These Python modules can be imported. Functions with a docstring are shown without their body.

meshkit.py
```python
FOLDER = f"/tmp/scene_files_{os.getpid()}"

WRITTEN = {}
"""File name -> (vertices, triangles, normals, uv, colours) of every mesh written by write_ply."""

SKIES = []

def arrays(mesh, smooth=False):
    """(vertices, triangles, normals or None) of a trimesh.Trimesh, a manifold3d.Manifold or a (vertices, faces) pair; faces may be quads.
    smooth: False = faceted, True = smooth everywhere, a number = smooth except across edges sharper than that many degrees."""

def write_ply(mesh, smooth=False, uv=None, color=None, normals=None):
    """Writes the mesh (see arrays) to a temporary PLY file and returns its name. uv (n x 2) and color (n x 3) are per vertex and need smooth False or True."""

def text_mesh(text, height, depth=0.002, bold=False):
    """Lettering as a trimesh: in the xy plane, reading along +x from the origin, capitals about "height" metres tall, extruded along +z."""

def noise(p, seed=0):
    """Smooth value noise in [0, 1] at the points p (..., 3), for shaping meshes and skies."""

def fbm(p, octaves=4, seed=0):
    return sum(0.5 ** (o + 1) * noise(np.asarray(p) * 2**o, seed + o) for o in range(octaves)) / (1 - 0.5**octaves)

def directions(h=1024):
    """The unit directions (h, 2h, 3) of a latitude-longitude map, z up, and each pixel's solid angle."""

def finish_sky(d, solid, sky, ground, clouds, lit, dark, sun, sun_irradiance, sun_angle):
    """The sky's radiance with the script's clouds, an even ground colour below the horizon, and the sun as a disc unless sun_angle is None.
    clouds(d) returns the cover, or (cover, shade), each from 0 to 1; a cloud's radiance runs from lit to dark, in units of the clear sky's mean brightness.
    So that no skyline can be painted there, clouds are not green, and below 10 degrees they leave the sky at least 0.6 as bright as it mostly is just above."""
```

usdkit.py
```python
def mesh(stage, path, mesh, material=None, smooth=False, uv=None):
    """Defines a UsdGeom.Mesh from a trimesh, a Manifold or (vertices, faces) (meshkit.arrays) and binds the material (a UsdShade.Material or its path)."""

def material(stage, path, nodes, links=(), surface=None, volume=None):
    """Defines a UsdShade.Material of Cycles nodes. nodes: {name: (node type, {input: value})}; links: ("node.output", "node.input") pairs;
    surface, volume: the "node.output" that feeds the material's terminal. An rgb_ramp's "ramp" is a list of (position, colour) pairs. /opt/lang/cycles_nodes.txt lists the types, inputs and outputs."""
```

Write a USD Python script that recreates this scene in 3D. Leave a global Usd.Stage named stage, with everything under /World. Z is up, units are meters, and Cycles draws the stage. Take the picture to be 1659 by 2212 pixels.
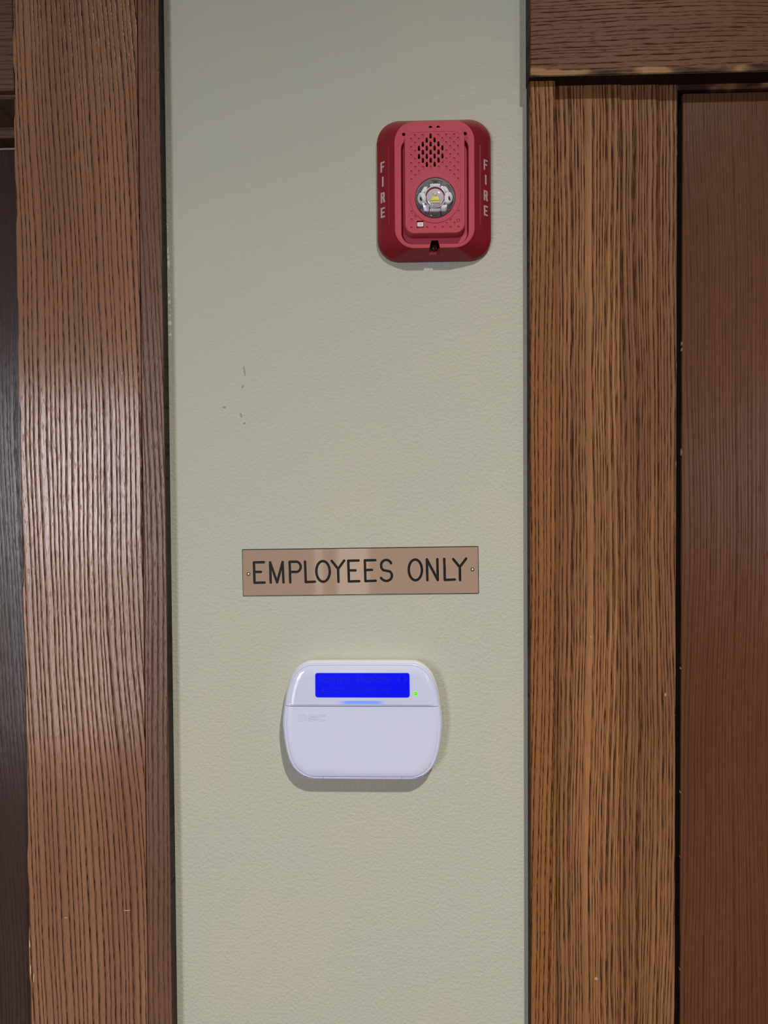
import math, random
import numpy as np
import trimesh, manifold3d as m3
import shapely
from shapely import affinity
from shapely.geometry import Polygon, LineString, Point, box as sbox
from shapely.ops import unary_union
import usdkit, meshkit
from pxr import Usd, UsdGeom, UsdLux, UsdShade, Gf, Sdf

random.seed(7); rng = np.random.default_rng(7)
stage = Usd.Stage.CreateInMemory()
UsdGeom.SetStageUpAxis(stage, 'Z'); UsdGeom.SetStageMetersPerUnit(stage, 1.0)
UsdGeom.Xform.Define(stage, '/World')

# ------------------------------------------------------------------ camera (x right, y into the wall, z up)
YAW, PITCH, ROLL = math.radians(1.738), math.radians(-1.4135), math.radians(-0.3726)
EYE = np.array([0.0, -0.80, 1.70])
cam = UsdGeom.Camera.Define(stage, '/World/camera')
fwd = np.array([-math.sin(YAW) * math.cos(PITCH), math.cos(YAW) * math.cos(PITCH), math.sin(PITCH)])
right = np.array([math.cos(YAW), math.sin(YAW), 0.0]); up = np.cross(right, fwd)
r2 = right * math.cos(ROLL) + up * math.sin(ROLL); u2 = -right * math.sin(ROLL) + up * math.cos(ROLL)
M = np.eye(4); M[0, :3], M[1, :3], M[2, :3], M[3, :3] = r2, u2, -fwd, EYE
cam.AddTransformOp().Set(Gf.Matrix4d(M.tolist()))
cam.CreateHorizontalApertureAttr(36.0); cam.CreateVerticalApertureAttr(48.0)
cam.CreateFocalLengthAttr(36.0 * 1640.0 / 1659.0)
cam.CreateClippingRangeAttr(Gf.Vec2f(0.05, 100.0))
cam.CreateExposureAttr(0.0)

# ------------------------------------------------------------------ lights: dim hall, daylight from tall windows across the hall, a ceiling spot
def rect_light(name, centre, w, h, aim, color, power):
    l = UsdLux.RectLight.Define(stage, '/World/' + name)
    l.CreateWidthAttr(w); l.CreateHeightAttr(h); l.CreateColorAttr(Gf.Vec3f(*color)); l.CreateIntensityAttr(power)
    d = np.asarray(aim, float) - np.asarray(centre, float); d /= np.linalg.norm(d)
    x = np.cross(d, [0, 0, 1.0]); x /= np.linalg.norm(x); y = np.cross(x, d)
    m = np.eye(4); m[0, :3], m[1, :3], m[2, :3], m[3, :3] = x, y, -d, centre
    l.AddTransformOp().Set(Gf.Matrix4d(m.tolist()))
    return l
dome = UsdLux.DomeLight.Define(stage, '/World/hall_ambient')
dome.CreateColorAttr(Gf.Vec3f(1.0, 0.96, 0.88)); dome.CreateIntensityAttr(0.036)
rect_light('daylight_window_upper', (-1.66, -3.0, 1.78), 0.66, 0.84, (-1.66, 0, 1.78), (0.90, 0.93, 1.02), 16.0)
rect_light('daylight_window_lower', (-1.66, -3.0, 0.90), 0.66, 0.90, (-1.66, 0, 0.90), (0.92, 0.93, 0.98), 7.0)
rect_light('far_window', (1.95, -3.4, 1.75), 0.45, 0.9, (1.95, 0, 1.75), (0.78, 0.85, 1.22), 4.0)
rect_light('far_glass_door', (-0.36, -4.2, 1.5), 0.21, 2.2, (-0.36, 0, 1.5), (1.0, 0.95, 0.80), 2.6)
rect_light('far_door_gap', (-0.585, -4.2, 1.5), 0.055, 2.2, (-0.585, 0, 1.5), (1.0, 0.95, 0.82), 2.2)
spot = UsdLux.SphereLight.Define(stage, '/World/ceiling_spot')
spot.CreateRadiusAttr(0.05); spot.CreateIntensityAttr(3900.0); spot.CreateColorAttr(Gf.Vec3f(1.0, 0.95, 0.83))
sh = UsdLux.ShapingAPI.Apply(spot.GetPrim()); sh.CreateShapingConeAngleAttr(61.4); sh.CreateShapingConeSoftnessAttr(0.73)
spot.AddTranslateOp().Set(Gf.Vec3d(0.68, -2.0, 3.65))

# ------------------------------------------------------------------ helpers
LOOKS = {}
def look(name, nodes, links=(), surface='p.BSDF'):
    LOOKS[name] = usdkit.material(stage, '/World/Looks/' + name, nodes, links, surface=surface); return LOOKS[name]
def plain(name, color, rough=0.5, **kw):
    return look(name, {'p': ('principled_bsdf', {'base_color': color, 'roughness': rough, **kw})})
USED = {}
def numbered(path):
    n = USED.get(path, 0); USED[path] = n + 1
    return path if n == 0 else '%s_%03d' % (path, n)
def tag(prim, label=None, cat=None, group=None, kind=None):
    for k, v in (('label', label), ('category', cat), ('group', group), ('kind', kind)):
        if v: prim.SetCustomDataByKey(k, v)
    return prim
def thing(name, label, cat, loc=(0, 0, 0), roty=0.0, kind=None):
    x = UsdGeom.Xform.Define(stage, numbered('/World/' + name))
    x.AddTranslateOp().Set(Gf.Vec3d(*loc))
    if roty: x.AddRotateYOp().Set(roty)
    return tag(x.GetPrim(), label, cat, kind=kind)
def part(parent, name, mesh, mat, smooth=30, label=None, kind=None):
    m = usdkit.mesh(stage, numbered(str(parent.GetPath()) + '/' + name), mesh, LOOKS[mat], smooth=smooth)
    return tag(m.GetPrim(), label, kind=kind)
def box(x0, x1, y0, y1, z0, z1, bevel=0.0008):
    """A board with small chamfers all round."""
    if bevel <= 0:
        return trimesh.creation.box(bounds=[[x0, y0, z0], [x1, y1, z1]])
    b = bevel; p = []
    for i in (0, 1):
        for j in (0, 1):
            for k in (0, 1):
                x, y, z = (x0, x1)[i], (y0, y1)[j], (z0, z1)[k]; sx, sy, sz = (1, -1)[i] * b, (1, -1)[j] * b, (1, -1)[k] * b
                p += [(x + sx, y + sy, z), (x + sx, y, z + sz), (x, y + sy, z + sz)]
    return trimesh.convex.convex_hull(np.array(p))
def polys(g):
    return [] if g.is_empty else ([g] if g.geom_type == 'Polygon' else [h for h in g.geoms if h.geom_type == 'Polygon'])
def extr(g, z0, z1):
    """Extrude a shapely shape (mm) from z0 to z1 as a Manifold."""
    rings = []
    for p in polys(g):
        p = shapely.geometry.polygon.orient(p)
        rings += [np.asarray(p.exterior.coords)[:-1]] + [np.asarray(i.coords)[:-1] for i in p.interiors]
    return m3.Manifold.extrude(m3.CrossSection(rings, m3.FillRule.EvenOdd), z1 - z0).translate((0, 0, z0))
def face(m):
    """From the face frame (mm: x right, y up, z out of the wall) to metres in the thing's frame."""
    v, f, _ = meshkit.arrays(m)
    v = np.stack([v[:, 0], -v[:, 2], v[:, 1]], 1) * 0.001
    return trimesh.Trimesh(v, f, process=False)
def rrect(hw, hh, r, cx=0, cy=0):
    return sbox(cx - hw + r, cy - hh + r, cx + hw - r, cy + hh - r).buffer(r, quad_segs=12)
def ring_rr(hw, hh, r, n=12, cx=0, cy=0):
    pts = []
    for sx, sy, a0 in ((1, 1, 0), (-1, 1, 90), (-1, -1, 180), (1, -1, 270)):
        for k in range(n + 1):
            a = math.radians(a0 + 90 * k / n)
            pts.append((cx + sx * (hw - r) + r * math.cos(a), cy + sy * (hh - r) + r * math.sin(a)))
    return np.array(pts)
def loft(levels):
    """levels: (outline n x 2, z) from back to front; closed both ends. Returns a Manifold."""
    n = len(levels[0][0]); v, f = [], []
    for pts, z in levels:
        v += [(x, y, z) for x, y in pts]
    for i in range(len(levels) - 1):
        for k in range(n):
            a, b = i * n + k, i * n + (k + 1) % n
            f += [(a, b, b + n), (a, b + n, a + n)]
    c0 = len(v); v.append((*levels[0][0].mean(0), levels[0][1])); c1 = len(v); v.append((*levels[-1][0].mean(0), levels[-1][1]))
    t = (len(levels) - 1) * n
    for k in range(n):
        f.append((c0, (k + 1) % n, k)); f.append((c1, t + k, t + (k + 1) % n))
    return m3.Manifold(m3.Mesh(np.array(v, np.float32), np.array(f, np.uint32)))
def lathe(profile, n=64, cx=0, cy=0):
    m = trimesh.creation.revolve(np.array(profile, float), sections=n); m.apply_translation((cx, cy, 0)); return m

# ------------------------------------------------------------------ materials
def oak(name, axis, light, mid, dark, rings, seed, rough=0.32, slope=0.02, line=0.34, pore_along=70.0, contrast=1.0, warp=0.010, pores=950.0, flake=0.0, bump=0.6, spec=0.5, wear=None, wob=0.0010, irr=1.7, fleck=0.45, dash=0.62):
    """Open-grained stained oak: growth rings as dark lines broken into pores, running along z (or x)."""
    N, L = {}, []
    N['g'] = ('geometry', {}); N['s'] = ('separate_xyz', {}); L.append(('g.position', 's.vector'))
    a, l = ('x', 'z') if axis == 'z' else ('z', 'x')
    def node(n, kind, ins, **links):
        N[n] = (kind, ins); L.extend((v, n + '.' + k) for k, v in links.items()); return n
    def mul(n, src, k, add=0.0): return node(n, 'math', {'math_type': 'multiply_add', 'value2': k, 'value3': add}, value1=src)
    def vec(n, ka, kl, sd):
        mul(n + 'a', 's.' + a, ka); mul(n + 'l', 's.' + l, kl)
        return node(n, 'combine_xyz', {'z': sd}, x=n + 'a.value', y=n + 'l.value')
    def noise(n, ka, kl, sd, detail=2.0, rgh=0.5):
        vec(n + 'v', ka, kl, sd); return node(n, 'noise_texture', {'scale': 1.0, 'detail': detail, 'roughness': rgh}, vector=n + 'v.vector')
    noise('w1', 5.0, 1.6, seed, 1.0); mul('w1m', 'w1.fac', warp * 4, -warp * 2)
    noise('w2', 45.0, 14.0, seed + 3.1, 1.0); mul('w2m', 'w2.fac', wob * 2, -wob)
    mul('sl', 's.' + l, slope)
    node('u1', 'math', {'math_type': 'add'}, value1='s.' + a, value2='w1m.value')
    node('u2', 'math', {'math_type': 'add'}, value1='u1.value', value2='w2m.value')
    node('u', 'math', {'math_type': 'add'}, value1='u2.value', value2='sl.value')
    mul('ur', 'u.value', rings); mul('ui', 'u.value', rings * 0.37)
    node('irr', 'noise_texture', {'dimensions': '1D', 'scale': 1.0, 'detail': 1.0}, w='ui.value')
    node('uu', 'math', {'math_type': 'multiply_add', 'value2': irr}, value1='irr.fac', value3='ur.value')
    node('fr', 'math', {'math_type': 'fraction'}, value1='uu.value')
    node('ring', 'rgb_ramp', {'ramp': [(0, (1, 1, 1)), (line * 0.6, (0.92, 0.92, 0.92)), (line, (0.35, 0.35, 0.35)), (line * 1.6, (0, 0, 0)), (0.93, (0, 0, 0)), (1, (1, 1, 1))]}, fac='fr.value')
    noise('po', pores, pore_along, seed + 9.7, 2.0, 0.6)
    node('pr', 'map_range', {'from_min': 0.40, 'from_max': 0.60, 'to_min': 0.0, 'to_max': 1.0, 'clamp': True}, value='po.fac')
    node('pm', 'math', {'math_type': 'multiply_add', 'value2': dash, 'value3': 1.0 - dash}, value1='pr.result')
    node('pore', 'math', {'math_type': 'multiply'}, value1='ring.color', value2='pm.value')
    noise('fi', pores * 1.9, 26.0, seed + 5.0, 2.0)
    node('fm', 'map_range', {'from_min': 0.35, 'from_max': 0.72, 'to_min': 0.0, 'to_max': 0.75, 'clamp': True}, value='fi.fac')
    noise('fp', pores * 1.1, pore_along * 1.4, seed + 15.0, 1.0)
    node('fpm', 'map_range', {'from_min': 0.62, 'from_max': 0.72, 'to_min': 0.0, 'to_max': fleck, 'clamp': True}, value='fp.fac')
    noise('to', 22.0, 3.0, seed + 7.0, 2.0)
    node('tm', 'map_range', {'from_min': 0.35, 'from_max': 0.65, 'to_min': 0.0, 'to_max': 0.8, 'clamp': True}, value='to.fac')
    node('c1', 'mix', {'mix_type': 'mix', 'color1': light, 'color2': mid}, fac='fm.result')
    node('c2', 'mix', {'mix_type': 'mix', 'color2': mid}, fac='tm.result', color1='c1.color')
    mul('pc', 'pore.value', contrast)
    node('pc2', 'math', {'math_type': 'maximum'}, value1='pc.value', value2='fpm.result')
    node('c3', 'mix', {'mix_type': 'mix', 'color2': dark, 'use_clamp': True}, fac='pc2.value', color1='c2.color')
    out = 'c3.color'
    if wear:                       # bare wood along a knocked edge: (coordinate of the edge, width, colour)
        node('we', 'math', {'math_type': 'subtract', 'value2': wear[0]}, value1='s.' + a)
        node('wa', 'math', {'math_type': 'absolute'}, value1='we.value')
        noise('wn', 90.0, 38.0, seed + 21, 3.0, 0.65)
        node('wn2', 'map_range', {'from_min': wear[3], 'from_max': wear[3] + 0.16, 'to_min': 0.0, 'to_max': wear[1], 'clamp': True}, value='wn.fac')
        node('wl', 'math', {'math_type': 'less_than'}, value1='wa.value', value2='wn2.result')
        node('c4', 'mix', {'mix_type': 'mix', 'color2': wear[2]}, fac='wl.value', color1=out); out = 'c4.color'
    if flake:                      # blotchy stain along the lower arris of the head board
        node('fz', 'map_range', {'from_min': 2.1172, 'from_max': 2.1345, 'to_min': 0.74, 'to_max': 0.0, 'clamp': True}, value='s.z')
        noise('fn', 60.0, 16.0, seed + 30, 3.0, 0.6)
        node('fa', 'math', {'math_type': 'add'}, value1='fz.result', value2='fn.fac')
        node('fk', 'map_range', {'from_min': 0.93, 'from_max': 1.0, 'clamp': True}, value='fa.value')
        noise('fn2', 60.0, 22.0, seed + 44, 2.0)
        node('fc', 'rgb_ramp', {'ramp': [(0.40, (0.045, 0.022, 0.014)), (0.50, (0.12, 0.055, 0.03)), (0.60, (0.34, 0.19, 0.085))]}, fac='fn2.fac')
        node('c5', 'mix', {'mix_type': 'mix'}, fac='fk.result', color1=out, color2='fc.color'); out = 'c5.color'
    N['p'] = ('principled_bsdf', {'ior': 1.5}); mul('sp', 'pc2.value', -0.85 * spec, spec); L.append(('sp.value', 'p.specular_ior_level'))
    L.append((out, 'p.base_color'))
    node('rg', 'math', {'math_type': 'multiply_add', 'value2': 0.35, 'value3': rough}, value1='pc2.value'); L.append(('rg.value', 'p.roughness'))
    node('hh', 'math', {'math_type': 'multiply_add', 'value2': -1.0, 'value3': 0.0}, value1='pc2.value')
    node('h2', 'math', {'math_type': 'multiply_add', 'value2': -0.25}, value1='fi.fac', value3='hh.value')
    node('b', 'bump', {'strength': bump, 'distance': 0.0005}, height='h2.value'); L.append(('b.normal', 'p.normal'))
    return look(name, N, L)

oak('oak_left_casing', 'z', (0.350, 0.166, 0.088), (0.225, 0.101, 0.054), (0.020, 0.008, 0.005), 196.0, 1.3, rough=0.165, slope=0.036, line=0.28, spec=0.55, bump=0.55, fleck=0.22, dash=0.55, irr=1.4)
oak('oak_left_strip', 'z', (0.205, 0.097, 0.057), (0.148, 0.068, 0.041), (0.030, 0.012, 0.008), 225.0, 4.9, rough=0.33, slope=0.008, spec=0.5, contrast=0.8)
oak('oak_right_casing', 'z', (0.330, 0.140, 0.046), (0.220, 0.088, 0.030), (0.030, 0.010, 0.005), 225.0, 11.3, rough=0.42, slope=0.0, spec=0.22, line=0.36)
oak('oak_right_frame', 'z', (0.430, 0.198, 0.078), (0.230, 0.098, 0.042), (0.034, 0.013, 0.007), 225.0, 17.7, rough=0.44, slope=-0.012, line=0.54, pore_along=38.0, spec=0.22, wob=0.0015, fleck=0.3)
oak('oak_right_stop', 'z', (0.370, 0.170, 0.068), (0.195, 0.083, 0.037), (0.036, 0.014, 0.007), 285.0, 23.1, rough=0.44, slope=0.008, line=0.55, pore_along=38.0, spec=0.22, wob=0.0013, fleck=0.3, wear=(0.2797, 0.0012, (0.62, 0.45, 0.27), 0.60))
oak('oak_header', 'x', (0.190, 0.078, 0.040), (0.142, 0.058, 0.031), (0.024, 0.009, 0.006), 230.0, 31.0, rough=0.42, line=0.20, pore_along=55.0, slope=0.01, warp=0.014, spec=0.12, flake=1.0, wob=0.0018, dash=0.97, bump=0.35)
oak('oak_left_header', 'x', (0.150, 0.078, 0.050), (0.115, 0.060, 0.040), (0.044, 0.019, 0.012), 190.0, 37.0, rough=0.4, contrast=0.7, spec=0.3)
oak('oak_right_door', 'z', (0.142, 0.058, 0.027), (0.112, 0.043, 0.020), (0.036, 0.012, 0.006), 265.0, 41.0, rough=0.24, slope=0.0, contrast=0.7, pore_along=30.0, spec=0.30, bump=0.3, wear=(0.2859, 0.0013, (0.66, 0.48, 0.28), 0.62))
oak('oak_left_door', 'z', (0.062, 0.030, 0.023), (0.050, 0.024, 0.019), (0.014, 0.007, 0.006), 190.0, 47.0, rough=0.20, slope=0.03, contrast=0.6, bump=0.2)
oak('shade_dark_edge', 'z', (0.030, 0.017, 0.013), (0.026, 0.015, 0.012), (0.014, 0.008, 0.006), 150.0, 53.0, rough=0.6, contrast=0.4, spec=0.25)  # near-black wood: shade on side edges and underside put into the colour

look('sage_paint', {'g': ('geometry', {}), 'n': ('noise_texture', {'scale': 300.0, 'detail': 2.0, 'roughness': 0.55}), 'n2': ('noise_texture', {'scale': 48.0, 'detail': 2.0}),
                    'ns': ('noise_texture', {'scale': 7.0, 'detail': 3.0}), 'c': ('mix', {'mix_type': 'mix', 'color1': (0.512, 0.496, 0.412), 'color2': (0.492, 0.496, 0.418)}),
                    'm': ('map_range', {'from_min': 0.42, 'from_max': 0.58, 'clamp': True}),
                    'a': ('math', {'math_type': 'multiply_add', 'value2': 0.45}), 'b': ('bump', {'strength': 0.62, 'distance': 0.0012}), 'p': ('principled_bsdf', {'roughness': 0.55, 'specular_ior_level': 0.35})},
     [('g.position', 'n.vector'), ('g.position', 'n2.vector'), ('g.position', 'ns.vector'), ('ns.fac', 'm.value'), ('m.result', 'c.fac'), ('c.color', 'p.base_color'),
      ('n2.fac', 'a.value1'), ('n.fac', 'a.value3'), ('a.value', 'b.height'), ('b.normal', 'p.normal')])
def textured(name, color, rough, scale, strength, dist=0.0003, **kw):
    return look(name, {'g': ('geometry', {}), 'n': ('noise_texture', {'scale': scale, 'detail': 2.0}), 'b': ('bump', {'strength': strength, 'distance': dist}),
                       'p': ('principled_bsdf', {'base_color': color, 'roughness': rough, **kw})}, [('g.position', 'n.vector'), ('n.fac', 'b.height'), ('b.normal', 'p.normal')])
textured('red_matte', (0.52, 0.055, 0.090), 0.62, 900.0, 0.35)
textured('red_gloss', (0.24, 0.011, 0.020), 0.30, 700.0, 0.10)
plain('printed_grey', (0.52, 0.36, 0.38), 0.5)
plain('black_void', (0.004, 0.003, 0.003), 0.9, specular_ior_level=0.1)
plain('chrome', (0.42, 0.40, 0.42), 0.08, metallic=1.0)
plain('clear_white', (0.93, 0.93, 0.95), 0.12, coat_weight=0.6)
plain('frosted_lens', (0.62, 0.58, 0.63), 0.10, coat_weight=1.0)
plain('yellow_phosphor', (0.93, 0.84, 0.08), 0.35)
plain('pale_phosphor', (0.80, 0.72, 0.32), 0.35)
plain('white_plastic', (0.80, 0.79, 0.80), 0.4)
plain('ink', (0.10, 0.10, 0.11), 0.5)
look('clear_dome', {'t': ('transparent_bsdf', {'color': (0.97, 0.97, 0.98)}), 'g': ('glossy_bsdf', {'color': (1, 1, 1), 'roughness': 0.03}), 'f': ('fresnel', {'IOR': 1.45}), 'p': ('mix_closure', {})},
     [('f.fac', 'p.fac'), ('t.BSDF', 'p.closure1'), ('g.BSDF', 'p.closure2')], surface='p.closure')
plain('dark_screw', (0.06, 0.02, 0.02), 0.25, metallic=0.6)
textured('keypad_white', (0.65, 0.675, 0.875), 0.34, 1500.0, 0.05)
textured('keypad_rim_lit', (0.82, 0.82, 0.88), 0.30, 1500.0, 0.03)  # whiter than the face: light catching the rim put into the colour
textured('keypad_gloss', (0.63, 0.66, 0.865), 0.10, 1500.0, 0.02)
plain('keypad_mark', (0.51, 0.525, 0.65), 0.5)
look('lcd_backlight', {'p': ('principled_bsdf', {'base_color': (0.0, 0.0, 0.02), 'roughness': 0.25, 'specular_ior_level': 0.2, 'emission_color': (0.0, 0.004, 1.0), 'emission_strength': 0.84})})
look('lcd_segment', {'p': ('principled_bsdf', {'base_color': (0.0, 0.0, 0.02), 'roughness': 0.25, 'specular_ior_level': 0.2, 'emission_color': (0.0, 0.0, 1.0), 'emission_strength': 0.64})})
look('lcd_halo', {'p': ('principled_bsdf', {'base_color': (0.0, 0.0, 0.02), 'roughness': 0.25, 'specular_ior_level': 0.2, 'emission_color': (0.012, 0.03, 1.0), 'emission_strength': 1.0})})
look('blue_light_pipe', {'g': ('texture_coordinate', {}), 's': ('separate_xyz', {}), 'a': ('math', {'math_type': 'absolute'}),
                         'm': ('map_range', {'from_min': 0.016, 'from_max': 0.0255, 'to_min': 0.85, 'to_max': 0.0, 'clamp': True}),
                         'c': ('mix', {'mix_type': 'mix', 'color1': (0.63, 0.66, 0.865), 'color2': (0.16, 0.22, 0.55)}), 'p': ('principled_bsdf', {'roughness': 0.3, 'emission_color': (0.02, 0.13, 1.0)})},
     [('g.object', 's.vector'), ('s.x', 'a.value1'), ('a.value', 'm.value'), ('m.result', 'p.emission_strength'), ('m.result', 'c.fac'), ('c.color', 'p.base_color')])
look('green_led', {'p': ('principled_bsdf', {'base_color': (0.1, 0.4, 0.02), 'roughness': 0.3, 'emission_color': (0.22, 1.0, 0.02), 'emission_strength': 0.75})})
look('green_led_mark', {'p': ('principled_bsdf', {'base_color': (0.05, 0.2, 0.02), 'roughness': 0.3, 'emission_color': (0.03, 0.40, 0.01), 'emission_strength': 0.6})})
textured('copper_laminate', (0.40, 0.275, 0.205), 0.040, 2500.0, 0.003, specular_ior_level=0.5)
plain('black_core', (0.009, 0.008, 0.008), 0.5, specular_ior_level=0.25)
plain('nail_metal', (0.95, 0.90, 0.80), 0.30, metallic=0.45)
plain('white_paint', (0.80, 0.79, 0.76), 0.6)
plain('scuff', (0.33, 0.32, 0.27), 0.7)
plain('gap_black', (0.004, 0.004, 0.004), 0.9, specular_ior_level=0.05)  # flat black for the shade inside the door gap
plain('floor_boards', (0.10, 0.06, 0.04), 0.4)
plain('pink_paint', (0.45, 0.27, 0.22), 0.6)
plain('raw_chip', (0.62, 0.47, 0.32), 0.6)

# ------------------------------------------------------------------ the setting
TOP = 2.75
fl = thing('floor', 'dark floor below the doors and the painted wall', 'floor', kind='structure')
part(fl, 'floor_slab', box(-6, 6, -9.0, 0.30, -0.05, 0.0, 0), 'floor_boards')
wall = thing('wall_back', 'sage green painted plaster wall between the two oak door casings', 'wall', kind='structure')
OL, OR = (-1.30, -0.400), (0.262, 1.17)        # the two door openings
w = m3.Manifold.cube((4.4, 0.13, TOP)).translate((-2.2, 0, 0))
for x0, x1 in (OL, OR):
    w -= m3.Manifold.cube((x1 - x0, 0.3, 2.13)).translate((x0, -0.1, -0.001))
part(wall, 'plaster', w, 'sage_paint', smooth=False)
def blob(cx, cz, w, h, lean=0.0, y=-0.0002, n=12, seed=0):
    r = np.random.default_rng(seed); a = np.linspace(0, 2 * np.pi, n, endpoint=False)
    k = 1 + 0.30 * r.uniform(-1, 1, n); x = np.cos(a) * w / 2 * k; z = np.sin(a) * h / 2 * k
    p = Polygon(np.stack([x + lean * z, z], 1) * 1000)
    m = face(extr(p.buffer(0), -0.2, 0.3)); m.apply_translation((cx, y, cz)); return m
for i, (x, z, ww, hh) in enumerate([(-.2524, 1.9846, .0011, .0020), (-.2523, 1.9822, .0011, .0026), (-.2522, 1.9778, .0010, .0018), (-.2520, 1.9575, .0014, .0070), (-.2518, 1.9505, .0016, .0035),
                                   (-.2516, 1.9435, .0020, .0072), (-.2515, 1.9105, .0014, .0036), (-.2514, 1.9032, .0017, .0036), (-.2510, 1.8886, .0013, .0024), (-.2508, 1.8808, .0026, .0040), (-.2507, 1.8691, .0020, .0024)]):
    part(wall, 'paint_fleck', blob(x + .0016, z, ww * 1.35, hh * 1.25, y=0.0001, seed=i), 'white_paint', smooth=False, label='white paint fleck' if i == 0 else None)
for i, (x, z, ww, hh, ln) in enumerate([(-.1707, 1.8300, .0016, .0100, -.10), (-.1727, 1.8141, .0016, .0034, .4), (-.1923, 1.7924, .0034, .0020, 0), (-.1747, 1.7834, .0020, .0046, -.35), (-.1712, 1.7752, .0018, .0020, 0)]):
    part(wall, 'scuff_mark', blob(x, z, ww, hh, ln, seed=30 + i), 'scuff', smooth=False, label='grey scuff on the paint' if i == 0 else None)

# left casing: a wide board and a narrow strip, side edge coloured dark to stand for its shade
t = thing('trim_1', 'brown oak door casing left of the sage wall, with bright window sheen', 'door casing', kind='structure')
def prism(pts, y0, y1, b=0.0012):
    """A board whose outline (x, z) may taper, its front arris (towards the viewer, at y0) eased by b."""
    p = Polygon(pts); p = p if p.exterior.is_ccw else Polygon(list(p.exterior.coords)[::-1])
    q = np.asarray(p.exterior.coords)[:-1] * 1000; i = np.asarray(p.buffer(-b, join_style=2).exterior.coords)[:-1] * 1000
    i = np.array([i[np.argmin(((i - c) ** 2).sum(1))] for c in q])
    return face(loft([(q, -y1 * 1000), (q, (-y0 - b) * 1000), (i, -y0 * 1000)]))
FL = -.0160                                     # front of the left casing
# the far arris of the board is knocked about: small dips along its left edge
zs = np.arange(0.0, TOP - .19, 0.012); dip = np.where(meshkit.noise(np.stack([zs * 26, zs * 0, zs * 0], 1), 3) > 0.32, 0.0016, 0.0) + 0.0004 * meshkit.noise(np.stack([zs * 90, zs * 0, zs * 0], 1), 5)
left_edge = [(-.4052 + .0010 * z / TOP + d, z) for z, d in zip(zs, dip)]
part(t, 'casing_board', face(extr(affinity.scale(Polygon(left_edge[::-1] + [(-.2822, 0), (-.2732, TOP - .2)]), 1000, 1000, origin=(0, 0)), .2, -FL * 1000)), 'oak_left_casing', smooth=False)
part(t, 'edge_strip', prism([(-.2816, 0), (-.2519, 0), (-.2519, TOP - .2), (-.2726, TOP - .2)], FL + .0004, -.0002, 0.0006), 'oak_left_strip', smooth=False)
part(t, 'shade_edge', box(-.2519, -.2514, FL + .0011, -.0002, 0, TOP - .2, 0), 'shade_dark_edge', smooth=False, label='edge of the casing with shade painted dark')
for i, (x, z, ww, hh) in enumerate([(-.4034, 1.223, .0010, .008), (-.4032, 1.195, .0009, .012), (-.4000, 1.187, .0008, .009), (-.2990, 1.2605, .0070, .0006), (-.3640, 1.252, .0030, .0006)]):
    part(t, 'wood_chip', blob(x, z, ww, hh, 0.0 if i < 3 else 0.6, y=FL, seed=60 + i), 'raw_chip', smooth=False, label='pale chip in the stain' if i == 0 else None)

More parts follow.
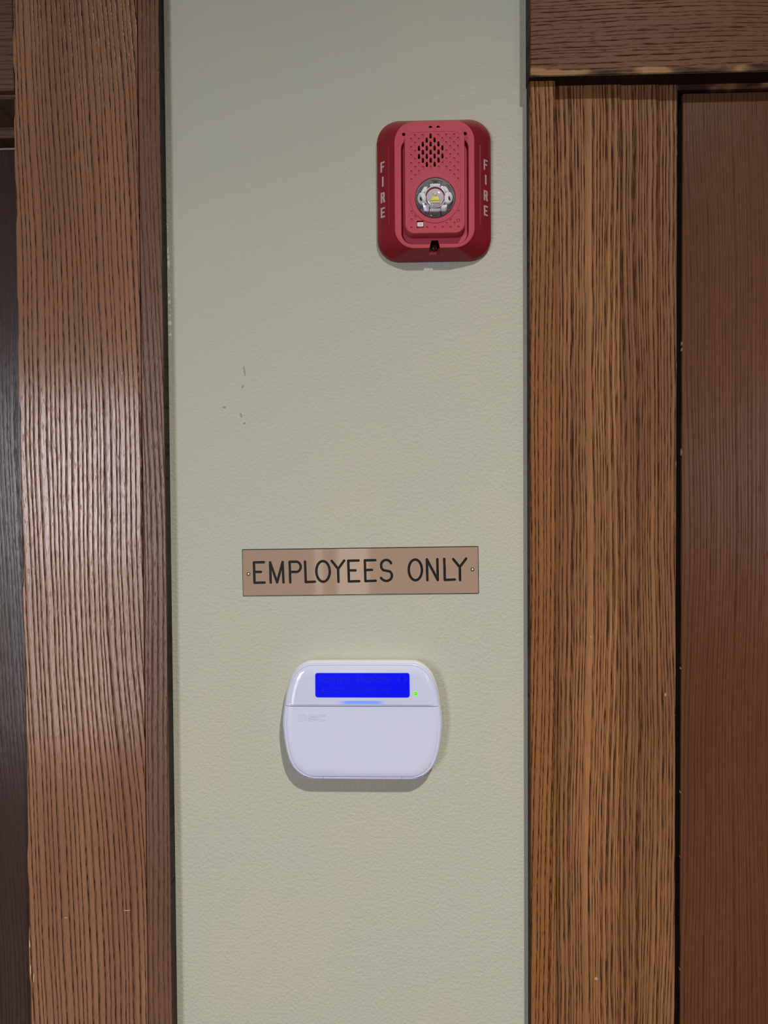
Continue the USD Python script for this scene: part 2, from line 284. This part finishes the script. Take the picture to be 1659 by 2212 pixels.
# right casing: outer board and three receding frame boards
t = thing('trim_2', 'golden oak door casing of stepped boards right of the sage wall', 'door casing', kind='structure')
part(t, 'casing_board', box(.1266, .1527, -.0155, -.0002, 0, 2.1225), 'oak_right_casing', smooth=False)
part(t, 'shade_edge', box(.1260, .1266, -.0147, -.0002, 0, 2.1225, 0), 'shade_dark_edge', smooth=False, label='edge of the casing with shade painted dark')  # thin dark slice, shade of the side face as colour
part(t, 'frame_board', box(.1528, .2211, -.0055, -.0002, 0, 2.1225), 'oak_right_frame', smooth=False)
part(t, 'frame_board', box(.2213, .2602, -.0038, -.0002, 0, 2.1215), 'oak_right_stop', smooth=False)
part(t, 'frame_board', box(.2604, .2797, -.0025, .10, 0, 2.1205), 'oak_right_stop', smooth=False)
part(t, 'head_stop', box(.2797, 1.15, -.0025, .10, 2.1114, 2.1205), 'oak_header', smooth=False)
for i, (x, z, ww, hh) in enumerate([(.1966, 1.1870, .0034, .0036), (.1908, 1.5485, .0020, .0022), (.2690, 1.4875, .0014, .0036)]):
    part(t, 'paint_fleck', blob(x, z, ww, hh, y=-.0054 if i < 2 else -.0024, seed=80 + i), 'pink_paint', smooth=False, label='pale pink paint fleck' if i == 0 else None)
t = thing('trim_3', 'horizontal brown oak head casing above the right door', 'head casing', kind='structure')
part(t, 'head_board', box(.1262, 1.32, -.0238, -.0002, 2.1172, 2.28), 'oak_header', smooth=False)
part(t, 'shade_edge', box(.1254, .1262, -.0230, -.0002, 2.1172, 2.28, 0), 'shade_dark_edge', smooth=False, label='end of the head casing with shade painted dark')  # same dark slice on the board end, shade as colour
part(t, 'shade_underside', box(.1262, 1.32, -.0231, -.0002, 2.1166, 2.1172, 0), 'shade_dark_edge', smooth=False, label='underside of the head casing with shade painted dark')  # unlit underside darkened by colour, a thin added slice
t = thing('trim_4', 'brown oak head casing above the recessed door at the left edge', 'head casing', kind='structure')
part(t, 'head_board', box(-1.32, -.4068, -.0100, -.0002, 2.1224, 2.26), 'oak_left_header', smooth=False)
part(t, 'head_stop', box(-1.30, -.4030, -.0030, .058, 2.1175, 2.1222), 'oak_left_header', smooth=False)
part(t, 'jamb', box(-.4110, -.4000, -.0030, .120, 0, 2.1174), 'oak_left_strip', smooth=False)
part(t, 'inner_stop', box(-1.30, -.4112, .0570, .082, 2.1050, 2.1174), 'oak_left_header', smooth=False)
d = thing('door_1', 'dark brown door slab set deep behind the casing at the left edge', 'door', kind='structure')
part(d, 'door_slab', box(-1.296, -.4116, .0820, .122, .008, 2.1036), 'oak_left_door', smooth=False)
d = thing('door_2', 'dark reddish brown oak door at the right edge, behind a black gap', 'door', kind='structure')
part(d, 'door_slab', box(.2859, 1.146, -.0005, .042, .008, 2.1086, 0.0005), 'oak_right_door', smooth=False)
part(d, 'gap_shade', trimesh.util.concatenate([box(.2798, .2858, .0040, .036, .008, 2.1113, 0), box(.2798, 1.146, .0040, .036, 2.1087, 2.1113, 0)]), 'gap_black', smooth=False, label='added black strip for the shade in the door gap')  # added filler, painted black where the gap is only in shade

# ------------------------------------------------------------------ fire alarm horn strobe
al = thing('fire_alarm', 'red wall mounted fire alarm horn with clear strobe lens, high on the sage wall', 'fire alarm', (0.0298, 0, 2.0130))
R2 = ring_rr
flank = [(59.0, 0.0), (59.0, 3.5), (58.0, 6.0), (41.2, 19.0), (39.2, 20.0)]
body = loft([(R2(59.0, 72.2, 23), 0.05), (R2(59.0, 72.2, 23), 3.5), (R2(58.0, 71.3, 23), 6.0), (R2(50.0, 67.6, 21.5), 12.8), (R2(41.2, 64.0, 20), 19.0), (R2(40.3, 63.6, 20), 19.7), (R2(39.4, 63.1, 20), 20.0)])
hw_g = (34.0 + 33.4) / 2
groove = loft([(R2(32.6, 52.0, 10, cx=.3, cy=-6.4), 16.0), (R2(33.8, 53.0, 11, cx=.3, cy=-6.4), 19.2), (R2(34.6, 53.8, 12, cx=.3, cy=-6.4), 20.2)])
notch = extr(Polygon([(-3.4, -55.0), (3.5, -55.0), (6.6, -70.5), (-6.6, -70.5)]), 11.6, 30.0)
holes = m3.Manifold.batch_boolean([m3.Manifold.cylinder(30, r, r, 24).translate((x, y, 10)) for x, y, r in ((-31.0, 51.0, 1.7), (31.2, 50.6, 1.7))], m3.OpType.Add)
holes += extr(unary_union([Point(x, 57.2).buffer(1.8).intersection(sbox(x - 3, 57.0, x + 3, 60)) for x in (-3.8, 4.0)]), 12.0, 34.0)
panel_box = loft([(R2(31.4, 53.6, 9, cx=.1, cy=.2), 5.0), (R2(31.4, 53.6, 9, cx=.1, cy=.2), 40.0)])
ribs = [extr(rrect(0.8, 40, 0.75, s * 46.4, .5), 10.0, 15.46) for s in (-1, 1)]
shell = body - groove - notch - holes
front_cut = m3.Manifold.cube((200, 200, 30)).translate((-100, -100, 19.55))
flank_shell = shell - front_cut
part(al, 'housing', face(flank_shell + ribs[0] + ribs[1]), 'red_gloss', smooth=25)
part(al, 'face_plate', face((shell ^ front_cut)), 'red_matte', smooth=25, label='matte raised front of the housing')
gr = extr(rrect(33.4, 52.8, 11, .3, -6.4), 15.0, 16.3) - notch - holes
part(al, 'groove_floor', face(gr), 'red_matte', smooth=25)
# front panel with horn slots
LC = (0.3, -16.3)
def slot(x, y, h=5.2, w=2.35): return LineString([(x, y - h / 2 + w / 2), (x, y + h / 2 - w / 2)]).buffer(w / 2, quad_segs=6)
open_slots, blind = [], []
field = rrect(26.3, 48.6, 8, 0, .7)
ringc = Point(LC).buffer(26.2, quad_segs=24)
DIA = {5: (45.3, 37.3, 29.3, 21.3), 4: (41.3, 33.2, 25.2, 17.2), 6: (41.3, 33.2, 25.2, 17.2), 3: (37.3, 29.3, 21.3), 7: (37.3, 29.3, 21.3), 2: (33.2, 25.2), 8: (33.2, 25.2)}
win = rrect(3.45, 3.7, .4, -14.85, -42.5)
for k in range(13):
    x = -23.55 + 3.92 * k
    for j in range(-7, 14):
        y = 45.3 - 8.03 * j - (0 if k % 2 else 4.03)
        if any(abs(y - q) < 1 for q in DIA.get(k, ())): open_slots.append(slot(x, y)); continue
        s = slot(x, y).intersection(sbox(-25.2, -47.0, 25.2, 47.2)).difference(ringc)
        if s.area < 2.2 or Point(23.4, -39.3).distance(s) < 2.6 or win.buffer(.8).intersects(s): continue
        s = s.buffer(-.45).buffer(.33)
        if s.is_empty or s.area < 3.6 or (s.area < 7.5 and s.distance(ringc) < .6): continue
        blind.append(s)
mark = Point(23.4, -39.3).buffer(1.7).difference(Point(23.4, -39.3).buffer(1.15))
pan = loft([(R2(31.2, 53.4, 9.6, cx=.0, cy=.4), 15.5), (R2(30.0, 52.4, 9.4, cx=.0, cy=.8), 27.2), (R2(29.6, 52.0, 9.2, cx=.0, cy=.8), 27.8), (R2(28.9, 51.3, 8.8, cx=.0, cy=.8), 28.0)])
pan -= extr(field, 27.75, 30)
pan -= extr(unary_union(blind + [mark]), 26.9, 30)
pan -= extr(unary_union(open_slots), 20.0, 30)
pan -= extr(win, 24.0, 30)
pan -= extr(Point(LC).buffer(20.2, quad_segs=24), 18, 30)
part(al, 'front_panel', face(pan), 'red_matte', smooth=25, label='red panel pierced by horn slots')
part(al, 'horn_backing', face(extr(rrect(15, 16, 3, -4, 31), 20.1, 21.2) + extr(rrect(38, 61, 12), 12.2, 12.8)), 'black_void', smooth=False, label='black inside of the horn')
part(al, 'lens_collar', face(lathe([(20.1, 24), (25.4, 27.0), (25.4, 28.05), (25.0, 28.35), (20.8, 28.5), (20.2, 28.2), (20.1, 24)], 96, *LC)), 'red_matte', smooth=25)
strobe = part(al, 'strobe_bowl', face(lathe([(20.1, 28.6), (19.6, 29.0), (19.0, 28.4), (17.5, 25.6), (15.0, 23.0), (11.0, 21.6), (0.0, 21.4), (0.0, 20.8), (19.8, 20.8), (20.1, 28.6)][::-1], 96, *LC)), 'chrome', smooth=40, label='chromed bowl of the strobe')
def at_lens(m, dx, dy, dz=0): return m.translate((LC[0] + dx, LC[1] + dy, dz)) if hasattr(m, 'translate') else m.apply_translation((LC[0] + dx, LC[1] + dy, dz)) or m
def puff(poly, z0, z1, b=0.8):
    """A cushion-edged block over a shapely outline."""
    n = 28; lev = []
    def ring(g):
        e = g.exterior; return np.array([e.interpolate(k / n, normalized=True).coords[0] for k in range(n)])
    g = shapely.geometry.polygon.orient(poly)
    return loft([(ring(g), z0), (ring(g), z1 - b), (ring(g.buffer(-b * .45)), z1 - b * .35), (ring(g.buffer(-b)), z1)])
for s in (-1, 1):
    eye = Point(0, 0).buffer(1, quad_segs=16)
    lobe = affinity.scale(eye, 4.4, 5.9).union(sbox(-1, -5, 4.6, 2.5) if s < 0 else sbox(-4.6, -5, 1, 2.5)).buffer(.8).buffer(-.8)
    m = puff(lobe, 22.0, 27.6, 1.2)
    m -= m3.Manifold.cylinder(20, 1, 1, 20).scale((1.15, 2.4, 1)).rotate((0, 0, 12)).translate((-.9 * -s, -1.0, 20))
    part(strobe, 'lens_petal', face(at_lens(m, s * 13.4, .3)), 'clear_white', smooth=40)
    part(strobe, 'lens_petal', face(at_lens(puff(affinity.scale(Polygon([(13.4, 6.3), (10.6, 11.0), (8.4, 11.2), (9.2, 8.8), (11.2, 6.4)]), s, 1, origin=(0, 0)).convex_hull.buffer(.7), 22.0, 27.0), 0, 0)), 'clear_white', smooth=40)
    part(strobe, 'lens_petal', face(at_lens(puff(Polygon([(-2.6, 2.6), (2.6, 2.6), (2.0 if s > 0 else 2.6, -2.6), (-2.6 if s > 0 else -2.0, -2.6)]).buffer(.5), 22.0, 27.0), s * 9.0, -9.6)), 'clear_white', smooth=40)
part(strobe, 'lens_petal', face(at_lens(puff(rrect(5.6, 1.5, .9), 22.0, 27.2), 0, -11.6)), 'clear_white', smooth=40)
part(strobe, 'lens_petal', face(at_lens(puff(rrect(5.2, 1.3, .8), 22.0, 27.2), 0, 13.2)), 'clear_white', smooth=40)
part(strobe, 'lens_foot', face(at_lens(puff(rrect(5.0, 2.4, 1.8), 21.5, 25.6), 0, -15.3)), 'chrome', smooth=40)
part(strobe, 'lens_foot', face(at_lens(puff(rrect(3.2, 1.6, 1.0), 21.5, 25.6), 0, 16.6)), 'chrome', smooth=40)
part(strobe, 'lens_rim', face(lathe([(9.8, 22), (11.0, 22), (11.0, 27.6), (10.6, 28.0), (10.1, 27.8), (9.8, 26)], 64, LC[0], LC[1] + 1.2)), 'clear_white', smooth=40)
part(strobe, 'lens_gap', face(lathe([(0, 21.5), (9.9, 21.5), (9.9, 26.6), (9.0, 26.6), (0, 26.4)], 64, LC[0], LC[1] + 1.2)), 'red_gloss', smooth=40, label='dark red ring inside the lens')
part(strobe, 'inner_lens', face(lathe([(0, 26.3), (8.8, 26.3), (8.8, 26.9), (7.5, 27.6), (4, 28.1), (0, 28.2)], 64, LC[0], LC[1] + 0.6)), 'frosted_lens', smooth=40)
part(strobe, 'lamp_chip', face(at_lens(puff(Polygon([(-4.4, -1.7), (4.4, -1.7), (2.3, 1.7), (-2.3, 1.7)]).buffer(.4), 26.5, 29.2, .7), 0, -1.2)), 'yellow_phosphor', smooth=40, label='yellow lamp chip')
part(strobe, 'lamp_chip', face(at_lens(puff(rrect(4.9, 1.05, .8), 26.5, 29.0, .6), 0, -4.6)), 'pale_phosphor', smooth=40)
part(strobe, 'filament', face(at_lens(extr(unary_union([LineString([(-2.2, 4.6), (.6, 2.2)]), LineString([(-.8, 1.6), (1.2, 5.2)]), LineString([(-1.4, 3.6), (1.6, 3.0)])]).buffer(.35), 26.5, 29.0), 0, 0)), 'pale_phosphor', smooth=40)
part(al, 'lens_dome', face(lathe([(20.0, 28.5), (19.2, 30.6), (17.0, 32.4), (12.0, 34.0), (6.0, 34.7), (0.0, 34.9)], 96, *LC)), 'clear_dome', smooth=True)
sw = face(extr(rrect(3.1, 2.1, .7, -14.8, -42.0), 24.2, 26.4)); swp = part(al, 'switch_window', sw, 'white_plastic', smooth=False, label='white candela window marked 15')
tx = meshkit.text_mesh('15', 2.0, 0.05); tx.apply_translation((-16.6, -43.0, 26.4)); part(swp, 'switch_number', face(tx), 'ink', smooth=False)
sc = lathe([(0, 10), (3.4, 10), (3.4, 13.2), (2.7, 14.1), (1.3, 14.5), (0, 14.6)], 32, 0, -61.2)
scm = m3.Manifold(m3.Mesh(np.array(sc.vertices, np.float32), np.array(sc.faces, np.uint32)))
if scm.status() == m3.Error.NoError and scm.volume() > 0:
    scm -= extr(unary_union([LineString([(-1.9, -61.2), (1.9, -61.2)]), LineString([(0, -63.1), (0, -59.3)])]).buffer(.38, cap_style=2), 13.6, 18.0); sc = scm
part(al, 'screw', face(sc), 'dark_screw', smooth=30)
def flank_z(x): return np.interp(np.abs(x), [39.4, 40.3, 41.2, 50.0, 58.0, 59.0], [20.0, 19.7, 19.0, 12.8, 6.0, 3.5])
def capital(ch, w, h, t):
    """Bold condensed capitals as flat shapes."""
    if ch == 'I': return sbox(0, 0, t, h)
    if ch == 'F': return unary_union([sbox(0, 0, t, h), sbox(0, h - t, w * .92, h), sbox(0, h * .42, w * .8, h * .42 + t)])
    if ch == 'E': return unary_union([sbox(0, 0, t, h), sbox(0, h - t, w * .92, h), sbox(0, 0, w * .92, t), sbox(0, h * .5 - t / 2, w * .8, h * .5 + t / 2)])
    bowl = sbox(-2, h * .44 + 1.2, w - 1.7, h - 1.2).buffer(1.2).intersection(sbox(0, 0, w, h))
    bowl = unary_union([bowl, sbox(0, h * .44, t, h)]).difference(sbox(t, h * .44 + t, w - t - .5, h - t).buffer(-.3).buffer(.3))
    leg = Polygon([(w * .38, h * .5), (w * .38 + t * 1.1, h * .5), (w, 0), (w - t * 1.15, 0)])
    return unary_union([sbox(0, 0, t, h), bowl, leg])
for s in (-1, 1):
    for ch, y1, y0 in (('F', 28.0, 17.5), ('I', 12.8, 2.6), ('R', -3.2, -13.8), ('E', -18.6, -29.0)):
        g = trimesh.util.concatenate([trimesh.creation.extrude_polygon(p, 0.25, engine='earcut') for p in polys(capital(ch, 4.9, y1 - y0, 1.75))]).subdivide_to_size(1.0)
        v = g.vertices.copy(); v[:, 1] += y0
        v[:, 0] += (-55.2 if s < 0 else 50.5) + (1.5 if ch == 'I' else 0); v[:, 2] += flank_z(v[:, 0]) - 0.08
        part(al, 'letter_' + ch.lower(), face(trimesh.Trimesh(v, g.faces, process=False)), 'printed_grey', smooth=False)

# ------------------------------------------------------------------ engraved sign
sg = thing('wall_sign', 'copper coloured engraved sign reading EMPLOYEES ONLY, above the white keypad', 'sign', (-0.0500, 0, 1.6178), roty=-0.53)
def S(X, Y):
    x = (X - 822) * 0.165; return (x, (220 - Y) * 0.1654 - 0.0099 * x)
def stroke(*pts): return LineString([S(*p) for p in pts])
def arc(cx, cy, rx, ry, a0, a1, n=24): return [(cx + rx * math.cos(math.radians(a0 + (a1 - a0) * k / n)), cy - ry * math.sin(math.radians(a0 + (a1 - a0) * k / n))) for k in range(n + 1)]
words = [('e', [stroke((205, 160), (141, 161), (142, 292), (207, 291)), stroke((141, 222), (185, 222))]),
         ('m', [stroke((247, 291), (245, 161), (288, 290), (326, 159), (329, 290))]),
         ('p', [stroke((373, 290), (371, 158), (413, 157), *arc(411, 190, 31, 33, 80, -80, 14), (413, 223), (372, 223))]),
         ('l', [stroke((470, 157), (473, 288), (531, 286))]),
         ('o', [stroke(*arc(585, 220, 43, 66, 0, 360, 40))]),
         ('y', [stroke((642, 153), (682, 204), (722, 151)), stroke((682, 204), (683, 287))]),
         ('e', [stroke((814, 151), (748, 152), (750, 285), (816, 283)), stroke((749, 214), (793, 214))]),
         ('e', [stroke((921, 149), (854, 150), (856, 283), (921, 281)), stroke((855, 212), (899, 211))]),
         ('s', [stroke(*arc(991, 182, 33, 34, 22, 180, 16), *arc(991, 187, 33, 32, 190, 235, 6), *arc(990, 248, 36, 34, 60, -140, 22)[1:], (956, 263))]),
         ('o', [stroke(*arc(1176, 212, 42, 66, 0, 360, 40))]),
         ('n', [stroke((1252, 278), (1250, 145), (1318, 277), (1317, 144))]),
         ('l', [stroke((1361, 143), (1363, 277), (1426, 274))]),
         ('y', [stroke((1418, 144), (1459, 195), (1500, 141)), stroke((1459, 195), (1460, 278))])]
glyphs = [(n, unary_union(g).buffer(1.32, quad_segs=8)) for n, g in words]
HWS, HHS = 124.9, 24.85
core = loft([(R2(HWS, HHS, .3, 2), .05), (R2(HWS, HHS, .3, 2), .9)])
nails = [(-118.4, -1.4), (118.4, .5)]
cap = extr(sbox(-HWS + .55, -HHS + .55, HWS - .55, HHS - .75).difference(unary_union([g for _, g in glyphs])), .9, 1.5)
part(sg, 'black_core', face(core), 'black_core', smooth=False, label='black core showing at the bevelled rim')
part(sg, 'cap_layer', face(cap), 'copper_laminate', smooth=False, label='copper coloured face of the sign')
for n, g in glyphs:
    part(sg, 'letter_' + n, face(extr(g.buffer(-.02), .88, 1.0)), 'black_core', smooth=False)
for x, y in nails:
    part(sg, 'nail', face(lathe([(0, .5), (1.3, 1.0), (1.35, 1.55), (1.0, 2.1), (.5, 2.4), (0, 2.5)], 24, x, y)), 'nail_metal', smooth=True)
    part(sg, 'nail_hole', face(lathe([(1.2, 1.2), (2.0, 1.2), (2.0, 1.53), (1.2, 1.53)], 24, x, y)), 'black_core', smooth=False)

# ------------------------------------------------------------------ alarm keypad
kp = thing('alarm_keypad', 'white alarm keypad with lit blue display, below the engraved sign', 'keypad', (-0.0479, 0, 1.4634))
half = [(0, 62.2), (30, 62.2), (52, 62.0), (56.5, 61.6), (62, 59.4), (68, 55.2), (72.6, 49.6), (75.8, 43.0), (78.4, 35.0), (80.6, 24.5), (82.3, 11.5), (83.2, 0), (83.2, -8), (82.2, -20), (80.2, -32), (77.4, -41.5), (73.6, -49.0), (68.0, -55.2), (61.5, -59.4), (55.5, -61.6), (50, -62.2), (25, -62.3)]
outline = half + [(-x, y) for x, y in half[::-1] if x > 0]
KP = Polygon(outline)
KP = shapely.geometry.polygon.orient(KP.buffer(3).buffer(-6).buffer(3))
def kring(off, n=160):
    g = KP.buffer(off, quad_segs=8); e = shapely.geometry.polygon.orient(g).exterior
    c = np.array([0, 0.0]); out = []
    for k in range(n):
        a = 2 * math.pi * k / n; ray = LineString([(0, 0), (200 * math.cos(a), 200 * math.sin(a))])
        q = ray.intersection(e); out.append((q.x, q.y) if q.geom_type == 'Point' else (q.geoms[0].x, q.geoms[0].y))
    return np.array(out)
back = loft([(kring(-3.2), .05), (kring(-2.6), 3.0), (kring(-.6), 5.0), (kring(0), 8.0), (kring(0), 13.0), (kring(-.7), 16.2), (kring(-1.6), 17.6)])
part(kp, 'back_box', face(back), 'keypad_rim_lit', smooth=35)  # border lightened in colour as if lit from above
topz, botz = 16.4, 15.0
# upper bezel: glossy, domed; lower flap: separate with a seam
upper_area = sbox(-90, 16.6, 90, 70); lower_area = sbox(-90, -70, 90, 15.9)
dome_body = loft([(kring(-1.2), 14.0), (kring(-1.2), 17.4), (kring(-2.0), 18.8), (kring(-3.2), 19.3), (kring(-3.8), 19.0), (kring(-4.8), 19.4), (kring(-8), 20.6), (kring(-13), 21.0)])
upper = dome_body ^ extr(upper_area, 0, 40)
lcd_shape = rrect(48.9, 12.85, 2.6, .7, 38.3)
bar_shape = LineString([(-23.5, 20.4), (25.3, 20.4)]).buffer(1.7)
upper -= extr(lcd_shape, 20.4, 40); upper -= extr(bar_shape, 20.7, 40); upper -= m3.Manifold.cylinder(10, 2.5, 2.5, 32).translate((55.8, 29.8, 19.6))
upper -= extr(sbox(-78.5, 16, 80.5, 17.9), 20.2, 40)
part(kp, 'bezel', face(upper), 'keypad_gloss', smooth=35, label='glossy upper bezel around the display')
flap_body = loft([(kring(-.9), 13.0), (kring(-.9), 17.2), (kring(-1.5), 18.2), (kring(-3.0), 18.9), (kring(-3.4), 18.7), (kring(-4.4), 18.9), (kring(-6), 20.2), (kring(-12), 20.6)])
flap = flap_body ^ extr(lower_area.difference(unary_union([sbox(-90, -70, 90, -58.3)])), 0, 40)
part(kp, 'flap', face(flap), 'keypad_white', smooth=35, label='hinged lower flap')
flap -= extr(sbox(-76, 14.6, 78, 16.2), 20.1, 40)
lip = flap_body ^ extr(sbox(-40.6, -70, 41.2, -58.6), 0, 40)
part(kp, 'flap_lip', face(lip), 'keypad_white', smooth=35)
for s in (-1, 1):
    part(kp, 'corner_lip', face(flap_body ^ extr(sbox(41.6, -70, 90, -58.6) if s > 0 else sbox(-90, -70, -41.0, -58.6), 0, 40)), 'keypad_white', smooth=35)
    tab = (back ^ extr(sbox(s * 79.6 if s > 0 else -90, -8.5, 90 if s > 0 else s * 79.6, 9.0), 10, 16)).translate((s * .25, 0, .4))
    part(kp, 'side_tab', face(tab), 'keypad_white', smooth=35)
disp = part(kp, 'display', face(extr(lcd_shape.buffer(-.05), 20.3, 20.75)), 'lcd_backlight', smooth=False, label='lit blue display')
part(disp, 'display_edge', face(extr(lcd_shape.buffer(-.02).difference(lcd_shape.buffer(-.7)), 20.7, 20.8)), 'lcd_halo', smooth=False)
FONT = {'S': '01110 10001 10000 01110 00001 10001 01110', 'e': '00000 00000 01110 10001 11111 10000 01110', 'c': '00000 00000 01110 10000 10000 10001 01110', 'u': '00000 00000 10001 10001 10001 10011 01101',
        'r': '00000 00000 10110 11001 10000 10000 10000', 'y': '00000 00000 10001 10001 01111 00001 01110', 's': '00000 00000 01110 10000 01110 00001 11110', 't': '01000 01000 11100 01000 01000 01001 00110',
        'm': '00000 00000 11010 10101 10101 10001 10001', 'B': '11110 10001 10001 11110 10001 10001 11110', 'f': '00110 01001 01000 11100 01000 01000 01000', 'o': '00000 00000 01110 10001 10001 10001 01110',
        'A': '01110 10001 10001 10001 11111 10001 10001', 'i': '00100 00000 01100 00100 00100 00100 01110', 'n': '00000 00000 10110 11001 10001 10001 10001', 'g': '00000 00000 01111 10001 01111 00001 01110',
        '<': '00010 00100 01000 10000 01000 00100 00010', '>': '01000 00100 00010 00001 00010 00100 01000'}
def lcd_line(text, x0, ztop, dx=0.968, dz=1.05):
    sq = []
    for i, ch in enumerate(text):
        for r_, row in enumerate(FONT.get(ch, '').split()):
            sq += [sbox(x0 + (i * 6 + c) * dx, ztop - (r_ + 1) * dz, x0 + (i * 6 + c + 1) * dx, ztop - r_ * dz) for c, b in enumerate(row) if b == '1']
    return unary_union([q.buffer(.02) for q in sq])
for k, (text, zt) in enumerate((('Secure System <>', 48.4), ('Before Arming', 37.4))):
    g = lcd_line(text, -44.8, zt)
    part(disp, 'display_text', face(extr(g, 20.7, 20.82)), 'lcd_segment', smooth=False, label='dark blue display line reading %s' % ('Secure System' if k == 0 else 'Before Arming'))
    part(disp, 'text_outline', face(extr(g.buffer(.22).difference(g.buffer(.02)), 20.7, 20.80)), 'lcd_halo', smooth=False)
part(kp, 'light_bar', face(extr(bar_shape.buffer(-.03), 20.4, 20.95)), 'blue_light_pipe', smooth=False, label='blue lit status bar')
led = part(kp, 'status_light', face(lathe([(0, 19.5), (2.4, 19.5), (2.4, 20.6), (1.8, 21.0), (0, 21.1)], 32, 55.8, 29.8)), 'green_led', smooth=30, label='green lit status light')
part(led, 'status_mark', face(extr(unary_union([LineString([(54.9, 30.4), (55.9, 31.0), (56.7, 30.5)]), LineString([(54.9, 29.0), (55.7, 28.7), (56.6, 29.4)])]).buffer(.3), 21.0, 21.2)), 'green_led_mark', smooth=False)
# raised three letter mark on the flap: wide outlined capitals
def wide(pts, w=0.85): return LineString(pts).buffer(w, cap_style=2, join_style=1)
x0, zc, hh_ = -65.6, 4.1, 2.25
LG = [wide([(x0 + .8, zc - hh_), (x0 + .8, zc + hh_), (x0 + 6.2, zc + hh_), (x0 + 7.4, zc + 1.2), (x0 + 7.4, zc - 1.2), (x0 + 6.2, zc - hh_), (x0 + .2, zc - hh_)]),
      wide([(x0 + 17.6, zc + hh_), (x0 + 11.6, zc + hh_), (x0 + 10.6, zc + 1.5), (x0 + 10.9, zc + .1), (x0 + 16.8, zc - .1), (x0 + 17.4, zc - 1.3), (x0 + 16.6, zc - hh_), (x0 + 10.2, zc - hh_)]),
      wide([(x0 + 27.6, zc + hh_ * .9), (x0 + 26.6, zc + hh_), (x0 + 21.4, zc + hh_), (x0 + 20.2, zc + 1.2), (x0 + 20.2, zc - 1.2), (x0 + 21.4, zc - hh_), (x0 + 26.6, zc - hh_), (x0 + 27.6, zc - hh_ * .9)])]
for n, g in zip('dsc', LG):
    part(kp, 'letter_' + n, face(extr(g.buffer(.18).difference(g.buffer(-.22)), 20.3, 20.72)), 'keypad_mark', smooth=False)
